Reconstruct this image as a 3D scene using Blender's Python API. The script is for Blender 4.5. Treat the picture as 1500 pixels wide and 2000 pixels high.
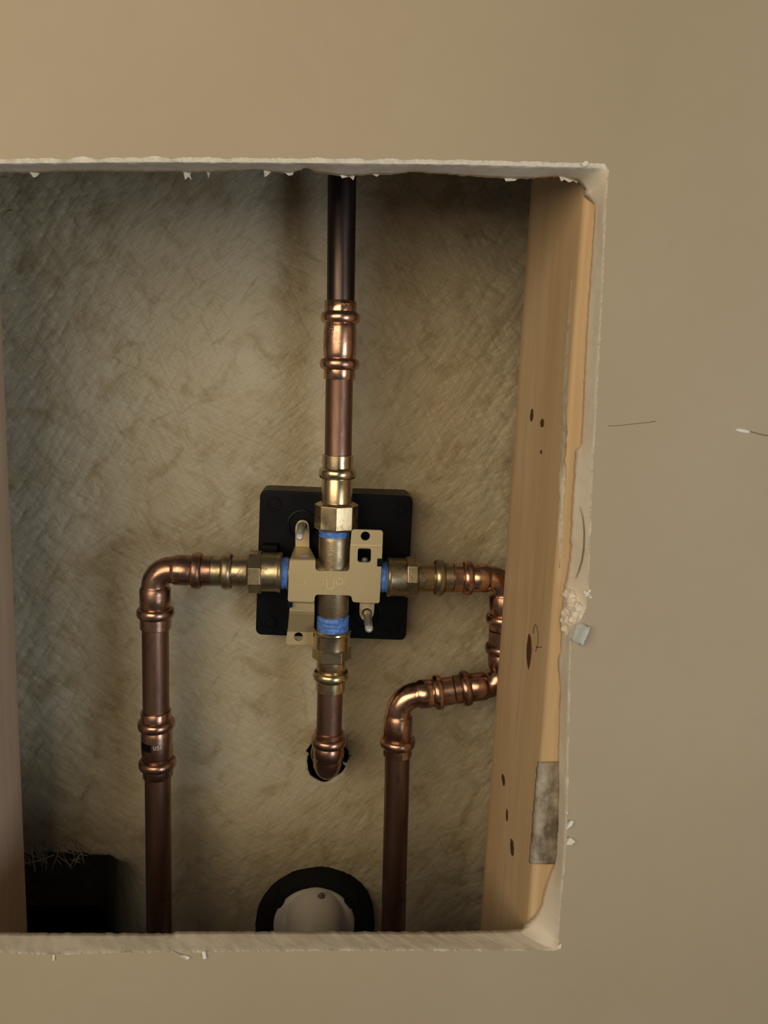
import bpy, bmesh, math, random
from mathutils import Vector, Matrix, noise

for o in list(bpy.data.objects):
    bpy.data.objects.remove(o)
SC = bpy.context.scene
COL = SC.collection
PI = math.pi
S = 0.001                       # all shapes below are written in millimetres

# ------------------------------------------------------------------ camera
F = 1502.0
CAM = Vector((0.0, -322.0, 0.0))
YAW, PITCH, ROLL = math.radians(4.0), math.radians(-9.69), math.radians(2.33)
fwd = Vector((math.sin(YAW) * math.cos(PITCH), math.cos(YAW) * math.cos(PITCH), math.sin(PITCH)))
rt0 = Vector((math.cos(YAW), -math.sin(YAW), 0))
up0 = rt0.cross(fwd)
RT = rt0 * math.cos(ROLL) + up0 * math.sin(ROLL)
UP = -rt0 * math.sin(ROLL) + up0 * math.cos(ROLL)
cam_d = bpy.data.cameras.new('camera')
cam_d.sensor_fit = 'HORIZONTAL'
cam_d.sensor_width = 36.0
cam_d.lens = 36.0 * F / 1500.0
cam_d.clip_start = 0.01
cam_d.clip_end = 50
cam = bpy.data.objects.new('camera', cam_d)
m = Matrix((RT, UP, -fwd)).transposed().to_4x4()
m.translation = CAM * S
cam.matrix_world = m
COL.objects.link(cam)
SC.camera = cam

# ------------------------------------------------------------------ light
SC.view_settings.view_transform = 'Standard'
SC.view_settings.look = 'None'
SC.view_settings.exposure = 0.0
SC.view_settings.gamma = 1.0
SC.view_settings.use_curve_mapping = False
W = bpy.data.worlds.new('world')
SC.world = W
W.use_nodes = True
W.node_tree.nodes['Background'].inputs[0].default_value = (0.80, 0.86, 1.0, 1)
W.node_tree.nodes['Background'].inputs[1].default_value = 0.05


def area(name, loc, target, size, power, color, size_y=None):
    d = bpy.data.lights.new(name, 'AREA')
    d.energy = power
    d.color = color
    d.size = size
    if size_y:
        d.shape = 'RECTANGLE'
        d.size_y = size_y
    o = bpy.data.objects.new(name, d)
    o.location = loc
    o.rotation_euler = (Vector(target) - Vector(loc)).to_track_quat('-Z', 'Y').to_euler()
    COL.objects.link(o)
    return o


area('room_lamp', (-0.44, -0.82, 0.20), (0.0, 0.05, 0.0), 0.90, 6.4, (1.0, 0.82, 0.58), 0.55)
area('window_light', (0.95, -1.25, -0.24), (-0.05, 0.1, 0.0), 0.50, 6.8, (0.86, 0.93, 1.0), 0.7)


# ------------------------------------------------------------------ helpers
def ray(px, py):
    return (RT * ((px - 750.0) / F) - UP * ((py - 1000.0) / F) + fwd)


def at(px, py, Y):
    d = ray(px, py)
    return CAM + d * ((Y - CAM.y) / d.y)


def at_x(px, py, X):
    d = ray(px, py)
    return CAM + d * ((X - CAM.x) / d.x)


def proj(P):
    d = P - CAM
    z = d.dot(fwd)
    return 750 + F * d.dot(RT) / z, 1000 - F * d.dot(UP) / z


def root_of(o):
    while o.parent:
        o = o.parent
    return o


def tag(o, label, cat, group=None):
    o['label'] = label
    o['category'] = cat
    if group:
        o['group'] = group
    return o


def thing(name, label, cat, base, group=None):
    o = bpy.data.objects.new(name, None)
    o.empty_display_size = 0.01
    o.location = Vector(base) * S
    COL.objects.link(o)
    return tag(o, label, cat, group)


def obj(name, bm, mat, parent=None, smooth=True, origin=None, sharp=None, bevel=None, label=None):
    """link a bmesh (world millimetres) as one object; a child shares its thing's origin"""
    if parent is not None:
        org = Vector(root_of(parent).location) / S
    else:
        org = Vector(origin) if origin is not None else Vector((0, 0, 0))
    bm.transform(Matrix.Translation(-org))
    bm.transform(Matrix.Scale(S, 4))
    bmesh.ops.recalc_face_normals(bm, faces=bm.faces)
    me = bpy.data.meshes.new(name)
    bm.to_mesh(me)
    bm.free()
    for p in me.polygons:
        p.use_smooth = smooth
    if smooth and sharp:
        me.set_sharp_from_angle(angle=math.radians(sharp))
    for mm in (mat if isinstance(mat, (list, tuple)) else [mat]):
        me.materials.append(mm)
    o = bpy.data.objects.new(name, me)
    COL.objects.link(o)
    if parent is not None:
        o.parent = parent
    else:
        o.location = org * S
    if bevel:
        bv = o.modifiers.new('bevel', 'BEVEL')
        bv.width = bevel * S
        bv.segments = 3
        bv.limit_method = 'ANGLE'
        bv.angle_limit = math.radians(40)
    if label:
        o['label'] = label
    return o


def frame(d):
    d = Vector(d).normalized()
    ref = Vector((0, 1, 0)) if abs(d.y) < 0.9 else Vector((0, 0, 1))
    u = d.cross(ref).normalized()
    v = d.cross(u).normalized()        # points roughly along +/-Y
    return d, u, v


def add_lathe(bm, P0, axis, prof, seg=48, rot=0.0, cap=True):
    """prof: (distance along axis, radius[, sides-scale])"""
    d, u, v = frame(axis)
    P0 = Vector(P0)
    rings = []
    for t, r in prof:
        c = P0 + d * t
        rings.append([bm.verts.new(c + (u * math.cos(a) + v * math.sin(a)) * r)
                      for a in (rot + 2 * PI * k / seg for k in range(seg))])
    for A, B in zip(rings, rings[1:]):
        for k in range(seg):
            bm.faces.new((A[k], A[(k + 1) % seg], B[(k + 1) % seg], B[k]))
    if cap:
        bm.faces.new(rings[0])
        bm.faces.new(rings[-1][::-1])
    return bm


def lathe(P0, axis, prof, seg=48, rot=0.0, cap=True):
    return add_lathe(bmesh.new(), P0, axis, prof, seg, rot, cap)


def add_sweep(bm, pts, radii, seg=40, cap=True):
    pts = [Vector(p) for p in pts]
    n = len(pts)
    if not hasattr(radii, '__len__'):
        radii = [radii] * n
    tang = [(pts[min(i + 1, n - 1)] - pts[max(i - 1, 0)]).normalized() for i in range(n)]
    d, u, v = frame(tang[0])
    rings = []
    for i in range(n):
        t = tang[i]
        u = (u - t * u.dot(t)).normalized()
        v = t.cross(u).normalized()
        rings.append([bm.verts.new(pts[i] + (u * math.cos(a) + v * math.sin(a)) * radii[i])
                      for a in (2 * PI * k / seg for k in range(seg))])
    for A, B in zip(rings, rings[1:]):
        for k in range(seg):
            bm.faces.new((A[k], A[(k + 1) % seg], B[(k + 1) % seg], B[k]))
    if cap:
        bm.faces.new(rings[0])
        bm.faces.new(rings[-1][::-1])
    return bm


def sweep(pts, radii, seg=40, cap=True):
    return add_sweep(bmesh.new(), pts, radii, seg, cap)


def add_box(bm, c, sx, sy, sz):
    v = [bm.verts.new(Vector(c) + Vector((x * sx / 2, y * sy / 2, z * sz / 2)))
         for x in (-1, 1) for y in (-1, 1) for z in (-1, 1)]
    for f in ((0, 1, 3, 2), (4, 6, 7, 5), (0, 4, 5, 1), (2, 3, 7, 6), (0, 2, 6, 4), (1, 5, 7, 3)):
        bm.faces.new([v[i] for i in f])
    return bm


def bump_ring(t, r0, r1, w, n=14):
    """profile of a rolled crimp bead centred on t"""
    return [(t + w / 2 * -math.cos(PI * k / n), r0 + (r1 - r0) * math.sin(PI * k / n) ** 0.75) for k in range(n + 1)]


def lerp(a, b, t):
    return a + (b - a) * t


def smooth01(t):
    t = max(0.0, min(1.0, t))
    return t * t * (3 - 2 * t)


# ------------------------------------------------------------------ materials
class NT:
    def __init__(self, name):
        self.m = bpy.data.materials.new(name)
        self.m.use_nodes = True
        self.t = self.m.node_tree
        self.b = self.t.nodes['Principled BSDF']
        self.tc = self.t.nodes.new('ShaderNodeTexCoord')

    def n(self, kind, **kw):
        nd = self.t.nodes.new('ShaderNode' + kind)
        for k, v in kw.items():
            if k in nd.inputs:
                nd.inputs[k].default_value = v
            else:
                setattr(nd, k, v)
        return nd

    def l(self, a, b):
        self.t.links.new(a, b)

    def mapping(self, scale=(1, 1, 1), rot=(0, 0, 0)):
        mp = self.n('Mapping')
        mp.inputs['Scale'].default_value = scale
        mp.inputs['Rotation'].default_value = rot
        self.l(self.tc.outputs['Object'], mp.inputs['Vector'])
        return mp.outputs[0]

    def noise(self, vec, scale, detail=4, rough=0.55, dist=0.0):
        nd = self.n('TexNoise', Scale=scale, Detail=detail, Roughness=rough, Distortion=dist)
        self.l(vec, nd.inputs['Vector'])
        return nd.outputs['Fac']

    def ramp(self, fac, stops):
        r = self.n('ValToRGB')
        el = r.color_ramp.elements
        while len(el) < len(stops):
            el.new(0.5)
        for e, (p, c) in zip(el, stops):
            e.position = p
            e.color = (*c, 1) if len(c) == 3 else c
        self.l(fac, r.inputs[0])
        return r.outputs[0]

    def mix(self, fac, a, b, mode='MIX'):
        x = self.n('Mix', data_type='RGBA', blend_type=mode)
        for s, i in ((fac, 0), (a, 6), (b, 7)):
            if hasattr(s, 'is_linked'):
                self.l(s, x.inputs[i])
            else:
                x.inputs[i].default_value = s if not isinstance(s, tuple) else (*s, 1)
        return x.outputs[2]

    def bump(self, h, strength, dist=0.001, prev=None):
        b = self.n('Bump', Strength=strength, Distance=dist)
        self.l(h, b.inputs['Height'])
        if prev is not None:
            self.l(prev, b.inputs['Normal'])
        return b.outputs[0]

    def done(self, col=None, rough=0.5, metal=0.0, normal=None, spec=0.5):
        if hasattr(col, 'is_linked'):
            self.l(col, self.b.inputs['Base Color'])
        elif col:
            self.b.inputs['Base Color'].default_value = (*col, 1)
        if hasattr(rough, 'is_linked'):
            self.l(rough, self.b.inputs['Roughness'])
        else:
            self.b.inputs['Roughness'].default_value = rough
        self.b.inputs['Metallic'].default_value = metal
        self.b.inputs['Specular IOR Level'].default_value = spec
        if normal is not None:
            self.l(normal, self.b.inputs['Normal'])
        return self.m


def metal_mat(name, c0, c1, c2, rough=(0.2, 0.45), scale=60, stain=0.5, bump=0.06, metal=1.0, streak=(1, 1, 1)):
    t = NT(name)
    v = t.mapping(streak)
    f = t.noise(v, scale, 6, 0.65, 0.6)
    col = t.ramp(f, [(0.30, c2), (stain, c0), (0.72, c1)])
    g = t.noise(v, scale * 4, 4, 0.7)
    col = t.mix(t.ramp(g, [(0.56, (0, 0, 0)), (0.68, (0.8, 0.8, 0.8))]), col, c2)
    r = t.ramp(f, [(0.35, (rough[1],) * 3), (0.65, (rough[0],) * 3)])
    nb = t.bump(g, bump, 0.0006)
    return t.done(col, r, metal, nb)


M = {}
# painted wall
t = NT('tan_wall_paint')
v = t.mapping()
big = t.noise(v, 7, 3, 0.5)
fine = t.noise(v, 90, 4, 0.6)
peel = t.noise(v, 420, 3, 0.6)
c = t.ramp(big, [(0.3, (0.43, 0.350, 0.230)), (0.7, (0.47, 0.39, 0.265))])
c = t.mix(t.ramp(fine, [(0.35, (0, 0, 0)), (0.75, (0.16, 0.16, 0.16))]), c, (0.40, 0.315, 0.20))
nb = t.bump(peel, 0.10, 0.0006, t.bump(fine, 0.10, 0.0012))
M['paint'] = t.done(c, 0.55, 0, nb, 0.3)
# torn face paper / gypsum core / brown back paper
t = NT('torn_face_paper')
f = t.noise(t.mapping((1, 1, 1)), 500, 5, 0.7)
c = t.ramp(f, [(0.3, (0.72, 0.63, 0.46)), (0.55, (0.88, 0.83, 0.70)), (0.8, (0.80, 0.73, 0.58))])
M['paper'] = t.done(c, 0.9, 0, t.bump(f, 0.5, 0.0008), 0.1)
t = NT('gypsum_core')
f = t.noise(t.mapping((1, 1, 1)), 300, 6, 0.7)
g = t.noise(t.mapping((1, 1, 1)), 40, 3, 0.6)
c = t.ramp(g, [(0.35, (0.80, 0.72, 0.585)), (0.65, (0.88, 0.81, 0.68))])
M['gypsum'] = t.done(c, 0.95, 0, t.bump(f, 0.3, 0.0008), 0.1)
M['backpaper'] = NT('brown_back_paper').done((0.35, 0.28, 0.19), 0.9, 0, None, 0.1)
# wood
def wood(name, a, b, d):
    t = NT(name)
    v = t.mapping((1, 0.30, 0.035))
    f = t.noise(v, 260, 5, 0.6, 0.7)
    w = t.noise(t.mapping((1, 0.5, 0.06)), 60, 3, 0.5, 0.4)
    s = t.noise(t.mapping((1, 0.9, 0.016)), 900, 3, 0.5)
    c = t.ramp(f, [(0.28, b), (0.52, a), (0.75, d)])
    c = t.mix(t.ramp(w, [(0.38, (0.55, 0.55, 0.55)), (0.60, (0, 0, 0))]), c, b)
    c = t.mix(t.ramp(s, [(0.62, (0, 0, 0)), (0.76, (0.35, 0.35, 0.35))]), c, tuple(x * 0.6 for x in b))
    return t.done(c, 0.55, 0, t.bump(s, 0.12, 0.0006), 0.3)
M['wood'] = wood('pine_stud_wood', (0.72, 0.53, 0.31), (0.63, 0.43, 0.225), (0.78, 0.59, 0.36))
M['wood2'] = wood('pinkish_stud_wood', (0.64, 0.49, 0.36), (0.55, 0.40, 0.28), (0.70, 0.55, 0.41))
M['knot'] = NT('wood_knot').done((0.10, 0.045, 0.02), 0.6, 0, None, 0.3)
M['pencil'] = NT('pencil_graphite').done((0.06, 0.055, 0.05), 0.5, 0, None, 0.3)
t = NT('joint_compound')
f = t.noise(t.mapping(), 350, 6, 0.75)
g = t.noise(t.mapping((1, 1, 0.6)), 90, 4, 0.65)
c = t.ramp(g, [(0.36, (0.22, 0.18, 0.14)), (0.50, (0.46, 0.40, 0.31)), (0.66, (0.62, 0.59, 0.50))])
M['plaster'] = t.done(c, 0.95, 0, t.bump(f, 0.9, 0.0012), 0.1)
t = NT('white_caulk')
f = t.noise(t.mapping(), 300, 5, 0.7)
M['caulk'] = t.done(t.ramp(f, [(0.35, (0.50, 0.42, 0.28)), (0.55, (0.66, 0.60, 0.47))]), 0.9, 0, t.bump(f, 0.5, 0.0006), 0.1)
# fibreglass
t = NT('fiberglass_resin')
v = t.mapping()
big = t.noise(v, 9, 3, 0.6)
med = t.noise(v, 45, 4, 0.6, 0.8)
c = t.ramp(big, [(0.30, (0.44, 0.36, 0.22)), (0.52, (0.50, 0.43, 0.29)), (0.72, (0.53, 0.48, 0.35))])
c = t.mix(t.ramp(med, [(0.34, (0.55, 0.55, 0.55)), (0.50, (0, 0, 0))]), c, (0.31, 0.235, 0.11))
hs = None
for k, (ang, sc) in enumerate(((0.5, 1), (1.15, 1.2), (-0.6, 0.9), (2.2, 1.1))):
    vv = t.n('Mapping')
    vv.inputs['Rotation'].default_value = (0, ang, 0)
    t.l(t.tc.outputs['Object'], vv.inputs['Vector'])
    v2 = t.n('Mapping')
    v2.inputs['Scale'].default_value = (sc, 1, 0.12 * sc)
    t.l(vv.outputs[0], v2.inputs['Vector'])
    f = t.noise(v2.outputs[0], 260, 3, 0.6, 0.3)
    hs = t.bump(f, 0.42, 0.0016, hs)
    c = t.mix(t.ramp(f, [(0.25, (0.38, 0.38, 0.38)), (0.37, (0, 0, 0))]), c, (0.22, 0.175, 0.09))
M['fiber'] = t.done(c, 0.42, 0, hs, 0.4)
M['strand_pale'] = NT('glass_strand_pale').done((0.49, 0.435, 0.31), 0.5, 0, None, 0.4)
M['strand_tan'] = NT('glass_strand_tan').done((0.46, 0.395, 0.265), 0.5, 0, None, 0.4)
M['gap_fleck'] = NT('olive_gap_fleck').done((0.24, 0.185, 0.095), 0.5, 0, None, 0.4)  # dark of the gaps between fibres, painted as olive flecks
# metals
M['pipe'] = metal_mat('aged_copper_pipe', (0.27, 0.16, 0.115), (0.34, 0.21, 0.155), (0.16, 0.09, 0.065), (0.36, 0.5), 40, 0.5, 0.03, 1.0, (1, 1, 0.25))
M['pipe_dark'] = metal_mat('shaded_copper_pipe', (0.10, 0.075, 0.065), (0.19, 0.145, 0.125), (0.045, 0.035, 0.035), (0.28, 0.45), 50, 0.52, 0.03, 1.0, (1, 1, 0.12))  # copper with the shade under the top edge put into its colour
M['copper'] = metal_mat('bright_copper', (0.60, 0.36, 0.24), (0.76, 0.50, 0.35), (0.22, 0.12, 0.085), (0.16, 0.36), 55, 0.46, 0.06)
M['copper_worn'] = metal_mat('tarnished_copper', (0.44, 0.26, 0.18), (0.62, 0.40, 0.28), (0.12, 0.07, 0.055), (0.2, 0.42), 60, 0.5, 0.08)
M['brass'] = metal_mat('brass_fitting', (0.62, 0.49, 0.29), (0.74, 0.61, 0.38), (0.36, 0.26, 0.13), (0.18, 0.36), 60, 0.45, 0.05)
M['brass_worn'] = metal_mat('tarnished_brass', (0.44, 0.36, 0.22), (0.60, 0.50, 0.32), (0.15, 0.125, 0.075), (0.26, 0.5), 80, 0.48, 0.12)
M['bronze'] = metal_mat('cast_bronze', (0.40, 0.32, 0.20), (0.52, 0.42, 0.27), (0.25, 0.19, 0.12), (0.36, 0.52), 150, 0.48, 0.25)
M['bracket'] = metal_mat('gold_zinc_bracket', (0.60, 0.485, 0.265), (0.63, 0.51, 0.285), (0.57, 0.455, 0.245), (0.40, 0.48), 20, 0.5, 0.01, 0.55)
M['emboss'] = NT('pale_emboss').done((0.82, 0.71, 0.46), 0.45, 0.2)  # paler than the bracket sheet
M['steel'] = NT('zinc_steel').done((0.86, 0.85, 0.82), 0.34, 0.8)
t = NT('blue_thread_tape')
f = t.noise(t.mapping(), 400, 4, 0.7)
M['tape'] = t.done(t.ramp(f, [(0.35, (0.05, 0.13, 0.42)), (0.55, (0.10, 0.24, 0.66)), (0.75, (0.22, 0.40, 0.80))]), 0.45, 0, t.bump(f, 0.3, 0.0006), 0.5)
M['black'] = NT('black_plastic').done((0.0035, 0.0045, 0.007), 0.40, 0, None, 0.14)
M['rubber'] = NT('black_foam_rubber').done((0.010, 0.010, 0.011), 0.85, 0, None, 0.2)
t = NT('white_pvc')
f = t.noise(t.mapping(), 30, 3, 0.6)
M['pvc'] = t.done(t.ramp(f, [(0.3, (0.60, 0.55, 0.44)), (0.7, (0.68, 0.63, 0.52))]), 0.4, 0, None, 0.4)
M['mark'] = NT('grey_smudge').done((0.16, 0.14, 0.12), 0.7, 0, None, 0.2)
M['bluepaper'] = NT('pale_blue_paper').done((0.56, 0.60, 0.58), 0.85, 0, None, 0.1)
M['chip'] = NT('white_primer').done((0.80, 0.79, 0.74), 0.7, 0, None, 0.2)
M['crack'] = NT('crack_line').done((0.26, 0.20, 0.12), 0.9, 0, None, 0.1)

# ------------------------------------------------------------------ wall with the cut opening
TH = 14.0
rng = random.Random(4)
front_top = [(-210, 322), (0, 319), (300, 316), (600, 318), (900, 321), (1100, 326), (1165, 327), (1186, 332)]
front_right = [(1186, 332), (1180, 420), (1175, 560), (1167, 700), (1162, 800), (1156, 900), (1152, 1000), (1149, 1080),
               (1147, 1150), (1141, 1190), (1130, 1212), (1114, 1240), (1111, 1300), (1108, 1450), (1106, 1560),
               (1104, 1610), (1101, 1680), (1094, 1750), (1090, 1800), (1088, 1853)]
front_bot = [(1088, 1853), (1000, 1854), (800, 1854), (600, 1854), (400, 1857), (220, 1858), (110, 1862), (0, 1858), (-210, 1858)]
front_left = [(-210, 1858), (-215, 1100), (-210, 322)]
back_top = [(-190, 338), (0, 337), (60, 338), (120, 335), (200, 335), (300, 336), (345, 335), (358, 338), (420, 336), (455, 334), (500, 331),
            (518, 334), (540, 337), (565, 339), (590, 331), (600, 324), (606, 331), (614, 337), (640, 341), (680, 345), (720, 341), (760, 342), (800, 336),
            (850, 339), (900, 343), (950, 347), (1000, 349), (1030, 350), (1060, 347), (1090, 345), (1110, 349), (1128, 353),
            (1140, 368)]
back_right = [(1140, 368), (1139, 381), (1150, 392), (1162, 400), (1158, 460), (1153, 530), (1148, 600), (1144, 668), (1140, 745), (1137, 820), (1134, 870),
              (1123, 880), (1120, 930), (1115, 1000), (1112, 1090), (1106, 1125), (1101, 1145), (1099, 1180), (1092, 1207), (1095, 1235), (1095, 1270),
              (1089, 1290), (1090, 1310), (1094, 1340), (1090, 1450), (1089, 1600), (1085, 1680), (1075, 1702), (1069, 1722), (1061, 1742),
              (1056, 1770), (1043, 1790), (1027, 1804), (1018, 1813)]
back_bot = [(1018, 1813), (1000, 1816), (920, 1818), (860, 1820), (600, 1819), (440, 1819), (345, 1819), (335, 1823), (200, 1822), (100, 1822), (0, 1821), (-190, 1822)]
back_left = [(-190, 1822), (-195, 1100), (-190, 338)]


def resample(poly, n):
    L = [0]
    for a, b in zip(poly, poly[1:]):
        L.append(L[-1] + math.hypot(b[0] - a[0], b[1] - a[1]))
    out = []
    for k in range(n):
        s = L[-1] * k / n
        i = max(j for j in range(len(L) - 1) if L[j] <= s + 1e-9)
        f = (s - L[i]) / max(1e-9, L[i + 1] - L[i])
        out.append((lerp(poly[i][0], poly[i + 1][0], f), lerp(poly[i][1], poly[i + 1][1], f)))
    return out


ns = (330, 380, 300, 60)
FR = sum((resample(p, n) for p, n in zip((front_top, front_right, front_bot, front_left), ns)), [])
BK = sum((resample(p, n) for p, n in zip((back_top, back_right, back_bot, back_left), ns)), [])
NP = len(FR)
side = [0] * ns[0] + [1] * ns[1] + [2] * ns[2] + [3] * ns[3]
nrm = [(0, -1), (1, 0), (0, 1), (-1, 0)]
lip = [8.5, 3.0, 3.0, 5.0]


def fray(k, amp, scale, seed):
    return amp * noise.noise(Vector((k * scale, seed, 0)))


bm = bmesh.new()
ring0, ring1, mids, ring2 = [], [], [], []
for k in range(NP):
    nx, ny = nrm[side[k]]
    # soften the lip direction close to the corners
    fx, fy = FR[k]
    j1 = fray(k, 1.6, 0.30, 1.0) + fray(k, 1.0, 0.9, 2.0)
    w = lip[side[k]] * (1 + 0.55 * noise.noise(Vector((k * 0.12, 9, 0)))) + 1.3 * noise.noise(Vector((k * 0.9, 5, 0)))
    w = max(1.2, w)
    ring0.append((fx + nx * (w + j1), fy + ny * (w + j1)))
    ring1.append((fx + nx * j1 * 0.7, fy + ny * j1 * 0.7))
    j2 = fray(k, 1.8, 0.25, 3.0) + fray(k, 1.4, 0.6, 4.0)
    ring2.append((BK[k][0] + nx * j2, BK[k][1] + ny * j2))
# tidy the outside corners of the lip ring
ring0 = [(min(p[0], 1194), p[1]) for p in ring0]
V0 = [bm.verts.new(at(px, py, 0)) for px, py in ring0]
V1 = [bm.verts.new(at(px, py, 0.9)) for px, py in ring1]
rows = [V0, V1]
P1 = [at(px, py, 0.9) for px, py in ring1]
P2 = [at(px, py, TH) for px, py in ring2]


def smoothed(P, w=7):
    out = []
    for k in range(NP):
        acc, tot = Vector((0, 0, 0)), 0
        for j in range(-w, w + 1):
            kk = (k + j) % NP
            if side[kk] == side[k]:
                acc += P[kk]
                tot += 1
        out.append(acc / tot)
    return out


Q1, Q2 = smoothed(P1), smoothed(P2)
for q in (0.16, 0.36, 0.58, 0.80):
    row = []
    for k in range(NP):
        e_ = max(0.0, 1 - min(q, 1 - q) / 0.30) * 0.5
        p = Q1[k].lerp(Q2[k], q).lerp(P1[k].lerp(P2[k], q), e_)
        a = noise.noise(p * 0.22) * 0.35 + noise.noise(p * 0.6) * 0.10
        nx, ny = nrm[side[k]]
        p = p + Vector((nx * a, 0, -ny * a))
        row.append(bm.verts.new(p))
    rows.append(row)
V2 = [bm.verts.new(p) for p in P2]
rows.append(V2)
for ri, (A, B) in enumerate(zip(rows, rows[1:])):
    for k in range(NP):
        f = bm.faces.new((A[k], A[(k + 1) % NP], B[(k + 1) % NP], B[k]))
        f.material_index = 1 if ri == 0 else 2
XL, XR, ZB, ZT = -420, 420, -520, 420
for V, Y, mi in ((V0, 0, 0), (V2, TH, 3)):
    corner = [bm.verts.new((x, Y, z)) for x, z in ((XL, ZT), (XR, ZT), (XR, ZB), (XL, ZB))]
    es = [bm.edges.new((corner[i], corner[(i + 1) % 4])) for i in range(4)]
    ie = [bm.edges.get((V[k], V[(k + 1) % NP])) for k in range(NP)]
    r = bmesh.ops.triangle_fill(bm, use_beauty=True, edges=es + ie, normal=(0, -1, 0))
    for g in r['geom']:
        if isinstance(g, bmesh.types.BMFace):
            g.material_index = mi
wall = obj('wall_front', bm, [M['paint'], M['paper'], M['gypsum'], M['backpaper']], None, smooth=False, origin=(0, 0, ZB))
for p_ in wall.data.polygons:
    p_.use_smooth = p_.material_index == 2
wall['kind'] = 'structure'
wall['label'] = 'tan painted drywall with a rough hand-cut rectangular opening'
wall['category'] = 'wall'


def shred(pts, Y0, Y1, mat, name='torn_paper', thick=0.35, curl=0.0, label=None):
    """a scrap of torn paper: outline in picture points, bent between two depths, with real thickness"""
    bm = bmesh.new()
    n = len(pts)
    A, B = [], []
    for i, (px, py) in enumerate(pts):
        Y = lerp(Y0, Y1, i / max(1, n - 1)) + curl * math.sin(PI * i / max(1, n - 1))
        p = at(px, py, Y)
        A.append(bm.verts.new(p))
        B.append(bm.verts.new(p + Vector((0.05, thick, 0.05))))
    bm.faces.new(A)
    bm.faces.new(B[::-1])
    for i in range(n):
        bm.faces.new((A[i], B[i], B[(i + 1) % n], A[(i + 1) % n]))
    bmesh.ops.triangulate(bm, faces=[f for f in bm.faces if len(f.verts) > 4])
    return obj(name, bm, mat, wall, smooth=False, label=label)


shred([(357, 333), (363, 344), (361, 351), (368, 345), (374, 351), (371, 342), (373, 335)], TH - 1, TH + 1, M['paper'])
shred([(57, 336), (66, 347), (72, 344), (77, 338)], TH - 1, TH + 1, M['paper'])
shred([(515, 333), (517, 346), (524, 341), (530, 335)], TH - 1, TH + 1, M['paper'])
shred([(556, 336), (563, 343), (571, 342), (574, 336)], TH - 1, TH + 1, M['paper'])
shred([(664, 342), (668, 348), (677, 345), (684, 346), (690, 352), (693, 343)], TH - 1, TH + 1, M['paper'])
shred([(404, 335), (407, 348), (410, 337)], TH - 1, TH + 1, M['paper'])
shred([(728, 340), (735, 345), (742, 341)], TH - 1, TH + 1, M['paper'])
shred([(985, 348), (988, 354), (995, 349), (1006, 353), (1012, 349)], TH - 1, TH + 1, M['paper'])
shred([(1092, 344), (1096, 354), (1104, 350), (1111, 356), (1118, 352), (1127, 358), (1130, 350)], TH - 1, TH + 1, M['paper'])
shred([(1135, 320), (1143, 314), (1150, 316), (1147, 323), (1139, 325)], -0.8, -0.2, M['paper'])
bm = bmesh.new()
g = []
for i_ in range(9):
    f_ = i_ / 8
    row = []
    for k_ in range(7):
        h_ = k_ / 6
        top = (lerp(1127, 1154, h_), lerp(1212, 1224, h_))
        low = (lerp(1113, 1137, h_), lerp(1250, 1262, h_))
        wob = 1.6 * noise.noise(Vector((i_ * 0.7, k_ * 0.6, 1)))
        px_, py_ = lerp(top[0], low[0], f_) + wob, lerp(top[1], low[1], f_) + wob
        row.append(bm.verts.new(at(px_, py_, 2.0 - 5.0 * h_ - 2.2 * math.sin(PI * min(1.0, f_ * 0.75)) + 0.4 * wob)))
    g.append(row)
for i_ in range(8):
    for k_ in range(6):
        bm.faces.new((g[i_][k_], g[i_][k_ + 1], g[i_ + 1][k_ + 1], g[i_ + 1][k_]))
fl = obj('torn_paper_flap', bm, M['bluepaper'], wall, label='pale blue curled flap of torn facing paper')
so = fl.modifiers.new('solid', 'SOLIDIFY')
so.thickness = 0.5 * S
shred([(1104, 1612), (1115, 1603), (1121, 1605), (1116, 1614), (1106, 1620)], -0.5, -2.5, M['chip'])
shred([(1105, 1640), (1114, 1636), (1124, 1644), (1116, 1650), (1105, 1650)], -0.5, -3.0, M['paper'])
shred([(1106, 1585), (1110, 1586), (1109, 1592)], -0.5, -1.5, M['chip'])
shred([(335, 1858), (362, 1867), (371, 1870), (366, 1875), (350, 1867)], -0.3, -2.0, M['paper'])
shred([(394, 1860), (401, 1858), (403, 1872), (397, 1874)], -0.3, -2.0, M['chip'])
shred([(103, 1866), (107, 1864), (106, 1877), (102, 1876)], -0.3, -1.2, M['paper'])
shred([(1089, 1848), (1097, 1843), (1096, 1852), (1090, 1855)], -0.3, -1.2, M['paper'])


def crumb(cx, cy, Y, r, seed, n=1, name='gypsum_crumb', mat=None):
    bm = bmesh.new()
    bmesh.ops.create_icosphere(bm, subdivisions=4, radius=r)
    for v in bm.verts:
        v.co *= 1 + 0.4 * noise.noise(v.co * (1.5 / r) + Vector((seed, 0, 0))) + 0.16 * noise.noise(v.co * (4 / r)) + 0.12 * noise.noise(v.co * (10 / r))
    bm.transform(Matrix.Translation(at(cx, cy, Y)))
    return obj(name, bm, mat or M['gypsum'], wall)


for k_, (x_, y_, Y_, r_) in enumerate(((1118, 1178, 6, 3.6), (1110, 1196, 8, 3.4), (1124, 1196, 4, 3.4), (1112, 1212, 7, 3.2), (1105, 1210, 10, 2.8), (1128, 1186, 2.5, 2.6),
                                       (1116, 1164, 7, 2.6), (1108, 1160, 9, 2.4), (1134, 1202, 1.5, 2.2), (1120, 1210, 4, 2.6), (1104, 1228, 9, 2.2), (1110, 1236, 7, 1.9),
                                       (1146, 1160, -0.4, 1.5), (1151, 1154, -0.4, 0.9), (1141, 1155, -0.3, 0.9), (1153, 1166, -0.3, 0.8))):
    crumb(x_, y_, Y_ + 0.6, r_ * 0.85, k_ + 1)


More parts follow.
